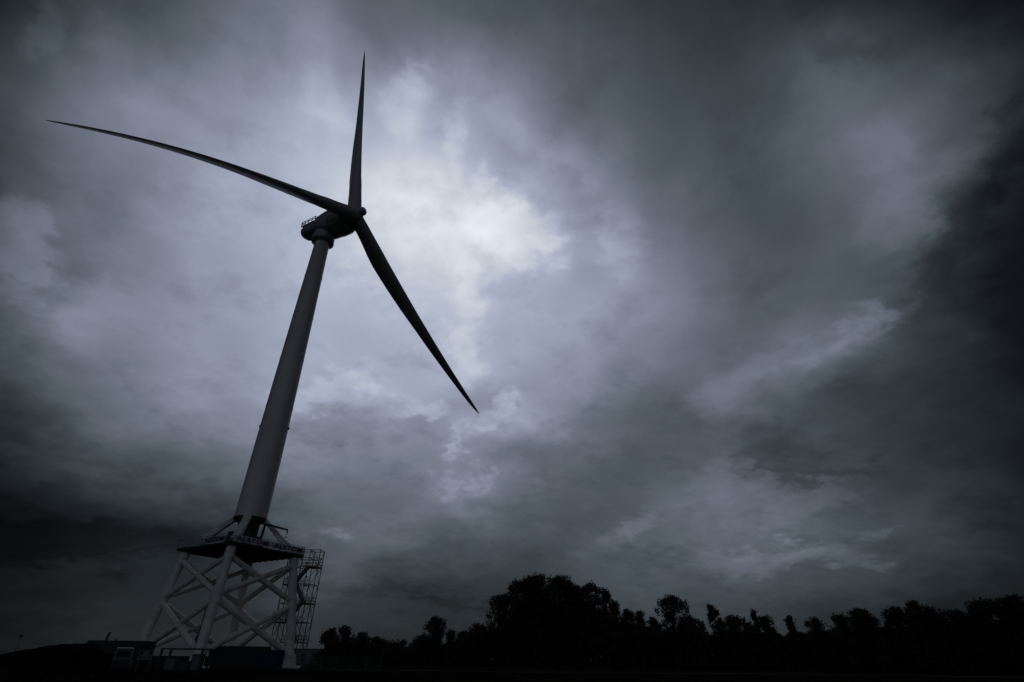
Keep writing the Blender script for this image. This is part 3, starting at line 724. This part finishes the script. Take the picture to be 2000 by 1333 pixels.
def tree(x, y, h, w, kind, label, seed, mt=LEAF, dens=1.0):
    w = w*{'round': 1.38, 'open': 1.35, 'oval': 1.3}.get(kind, 1.45)*(1 if seed < 122 else .92)
    rng = np.random.default_rng(seed); t = thing('broadleaf_tree', (x, y, 0), label, 'tree', 'trees along the far edge of the field')
    lean = {'lean': .34, 'leanl': -.3}.get(kind, .03)
    c = []; rd = []
    tz = np.linspace(0, 1, 7)
    def cx(z): return lean*max(0, z/h-.35)*h*.6
    nl = int(12+w*h/7); z0 = {'high': .4, 'spike': .1, 'open': .28}.get(kind, .08)
    for i in range(nl):
        f = (i+.5)/nl; zz = h*(z0+(1-z0)*f)
        if kind == 'spike': env = (1-f)**.8+.1
        elif kind == 'oval': env = math.sqrt(max(.08, 1-(1.9*f-.95)**2))
        else: env = max(.12, 1-max(0, (f-.45)/.55)**3.0)**.5*(.8+.2*min(1, f*3))
        a = rng.uniform(0, 2*math.pi); r = w/2*env*rng.uniform(0, 1)**.5*.88; rad = w*(.17 if kind == 'open' else .21)*rng.uniform(.6, 1.3)*(.5+.5*env)
        zz = min(zz, h-rad*rng.uniform(.85, 1.0)); c.append((cx(zz)+math.cos(a)*r, math.sin(a)*r*.9, zz)); rd.append(rad)
    for q in range({'spike': 1, 'round': 4}.get(kind, 2)):                     # leaders at the top
        a = rng.uniform(0, 6.28); r = w*.11*q; rad = w*.13*rng.uniform(.7, 1.2)
        c.append((cx(h)+math.cos(a)*r, math.sin(a)*r, h-rad*.8-h*.022*q)); rd.append(rad)
    c0 = c; c = np.array(c); rd = np.array(rd)
    ntip = int((120+7.5*w*h)*(.6 if kind == 'open' else 1)); P, tips = sprays(rng, c, rd, ntip, 14, 1.15, h)
    V = leaf_quads(rng, P, .25)
    mb = MB(); tr = max(.12, h*.016); top = (cx(h*.7), 0, h*.72)
    mb.path([(0, 0, -.1), (cx(h*.3)*.5, .1, h*.3), (cx(h*.5), 0, h*.5), top], [tr*1.25, tr*.9, tr*.6, tr*.25], 7)
    for i in range(len(c0)):
        p = Vector(c[i]); zb = max(h*.12, p.z*rng.uniform(.45, .7)); q = Vector((cx(zb)*.9, 0, zb)); md = q.lerp(p, .5)+Vector((0, 0, -.04*h))
        mb.path([q, md, p], [tr*.42, tr*.28, tr*.1], 5, False)
        near = np.argsort(np.linalg.norm(tips-c[i], axis=1))[:7]
        for k in near: mb.path([p, Vector(tips[k])], [tr*.12, .02], 3, False)
    mb.build('trunk', BARK, t); crown_mesh('crown', V, mt, t)
    return t
TREES = [
(-47.9,163.1,8.0,4.2,'round','small rounded tree just right of the stair tower, first of the tree row',0),
(-45.0,163.9,8.7,4.4,'oval','upright small tree second right of the stair tower, slightly taller than the rounded one',1),
(-40.2,165.2,7.5,4.4,'open','thin ragged low tree third right of the stair tower',2),
(-37.0,165.7,6.4,5,'round','low spreading bushy tree fourth right of the stair tower',0),
(-30.9,167.2,5.5,8,'round','broad low dome of a tree midway between the stair tower and the narrow column tree',1),
(-24.4,168.3,6.8,5.5,'round','low bushy tree hard against the left side of the narrow column tree',0),
(-21.0,168.7,11.6,4.6,'oval','narrow column-shaped tree standing alone above the low left part of the row',1),
(-16.0,169.2,8.2,2.8,'oval','slim small tree just right of the narrow column tree',2),
(-12.6,169.5,8.1,4,'round','small rounded tree second right of the narrow column tree',0),
(-8.6,169.7,9.9,5.5,'round','rounded medium tree left of the tallest clump',1),
(-2.6,170.0,17.9,5.4,'round','tall tree forming the left shoulder of the tallest clump',0),
(2.9,170.4,21.6,7.8,'round','very tall broad tree in the left half of the tallest clump',1),
(8.2,171.0,23.4,8.4,'round','highest tree of all, at the centre left of the tallest clump',0),
(14.6,170.6,23.1,8.8,'round','highest dome at the centre right of the tallest clump',1),
(18.8,169.6,20.6,6.2,'round','tall tree on the right shoulder of the tallest clump',0),
(23.8,168.4,21.0,6.8,'open','tall feathery tree just right of the tallest clump with sky through its crown',2),
(27.4,167.8,19.2,4.8,'open','slimmer feathery tree at the right end of the tall trees',2),
(29.9,167.6,14.0,4,'open','thin ragged tree at the foot of the feathery tall ones',2),
(33.2,166.8,13.8,4.4,'oval','medium pointed tree first in the dip right of the tall trees',0),
(36.8,166.1,13.4,3.4,'open','twiggy medium tree second in the dip right of the tall trees',2),
(39.7,165.3,11.8,3.6,'oval','small tree third in the dip, left of the lone round-headed tree',1),
(45.0,163.9,17.3,6.6,'open','lone round-headed tree rising clear above the row right of the tall clump',1),
(50.0,162.6,12.0,5.4,'round','low rounded tree leaning on the right side of the lone round-headed tree',0),
(57.0,160.1,14.6,2.9,'leanl','slim tree leaning left above the row, first right of the lone round-headed tree',1),
(60.6,159.0,12.1,6.5,'round','broad low tree right of the slim left-leaning tree',0),
(65.2,156.9,13.3,2.6,'spike','small spiky treetop standing up from the middle of the right part of the row',2),
(67.6,156.1,11.8,3.6,'round','small rounded tree right beside the spiky treetop',0),
(72.6,153.7,11.6,2.4,'oval','very slim little column tree alone in the lowest dip of the right part',1),
(78.2,151.0,11.2,4.4,'round','small bushy tree starting the rise right of the slim little column tree',0),
(81.7,149.2,11.9,4.6,'lean','wind-swept bushy tree second on the rise, tipping right',2),
(85.6,146.8,12.9,4.6,'lean','wind-swept tree third on the rise with a ragged top',1),
(89.0,145.4,12.8,4.2,'leanl','ragged tree tipping left, fourth on the rise',2),
(93.3,142.0,13.2,4.6,'round','compact dense round tree left of the feathery leaning tree',0),
(98.0,139.2,14.2,4.6,'leanl','feathery leaning tree with a sharp pointed top near the right edge',2),
(100.6,138.0,13.0,4.4,'leanl','drooping tree joined to the right of the feathery leaning tree',1),
(102.6,136.4,12.2,3.6,'open','thin tree in the last gap before the dark mass at the right edge',2),
(104.0,135.5,11.8,3.8,'round','low bushy tree just left of the dark mass at the right edge',0),
(107.4,132.6,14.2,5.6,'round','dense tree at the left side of the dark mass at the right edge',1),
(110.2,130.5,14.1,5.2,'round','dense tree in the middle of the dark mass at the right edge',0),
(112.4,128.9,14.7,4.8,'round','tallest dense tree of the dark mass at the right edge',1),
(115.2,127.3,14.2,5.6,'round','dense tree cut by the right edge of the view',0)]
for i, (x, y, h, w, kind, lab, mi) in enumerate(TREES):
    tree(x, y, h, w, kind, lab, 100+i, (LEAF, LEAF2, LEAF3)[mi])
# scrub that fills the foot of the row
def scrub():
    rng = np.random.default_rng(77); pts = [(-52, 164), (-30, 168), (-12, 170), (20, 170), (45, 165), (60, 160), (80, 151), (98, 140), (118, 127)]
    hx = [-54, -46, -38, -30, -22, -10, -2, 4, 26, 32, 42, 55, 62, 72, 80, 96, 104, 122]; hh = [1.5, 5.8, 5.4, 4.6, 5.2, 6.8, 10, 16.5, 15, 11.3, 9.3, 8.8, 9.0, 8.0, 8.7, 9.6, 10, 11]
    xs = np.arange(-52, 119, .8); ys = np.interp(xs, [p[0] for p in pts], [p[1] for p in pts]); c = []; rd = []
    for x, y in zip(xs, ys):
        top = np.interp(x, hx, hh)
        for z in np.arange(.6, top, 1.05):
            r = rng.uniform(1.0, 1.7)*(1 if z < top-2 else .75); c.append((x+rng.normal(0, .7), y+2.5+rng.uniform(-1.5, 2.5), min(z, top-r*.7))); rd.append(r)
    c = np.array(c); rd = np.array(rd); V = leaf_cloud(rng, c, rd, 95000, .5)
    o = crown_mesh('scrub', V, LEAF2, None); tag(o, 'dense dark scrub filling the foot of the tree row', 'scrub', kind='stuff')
scrub()
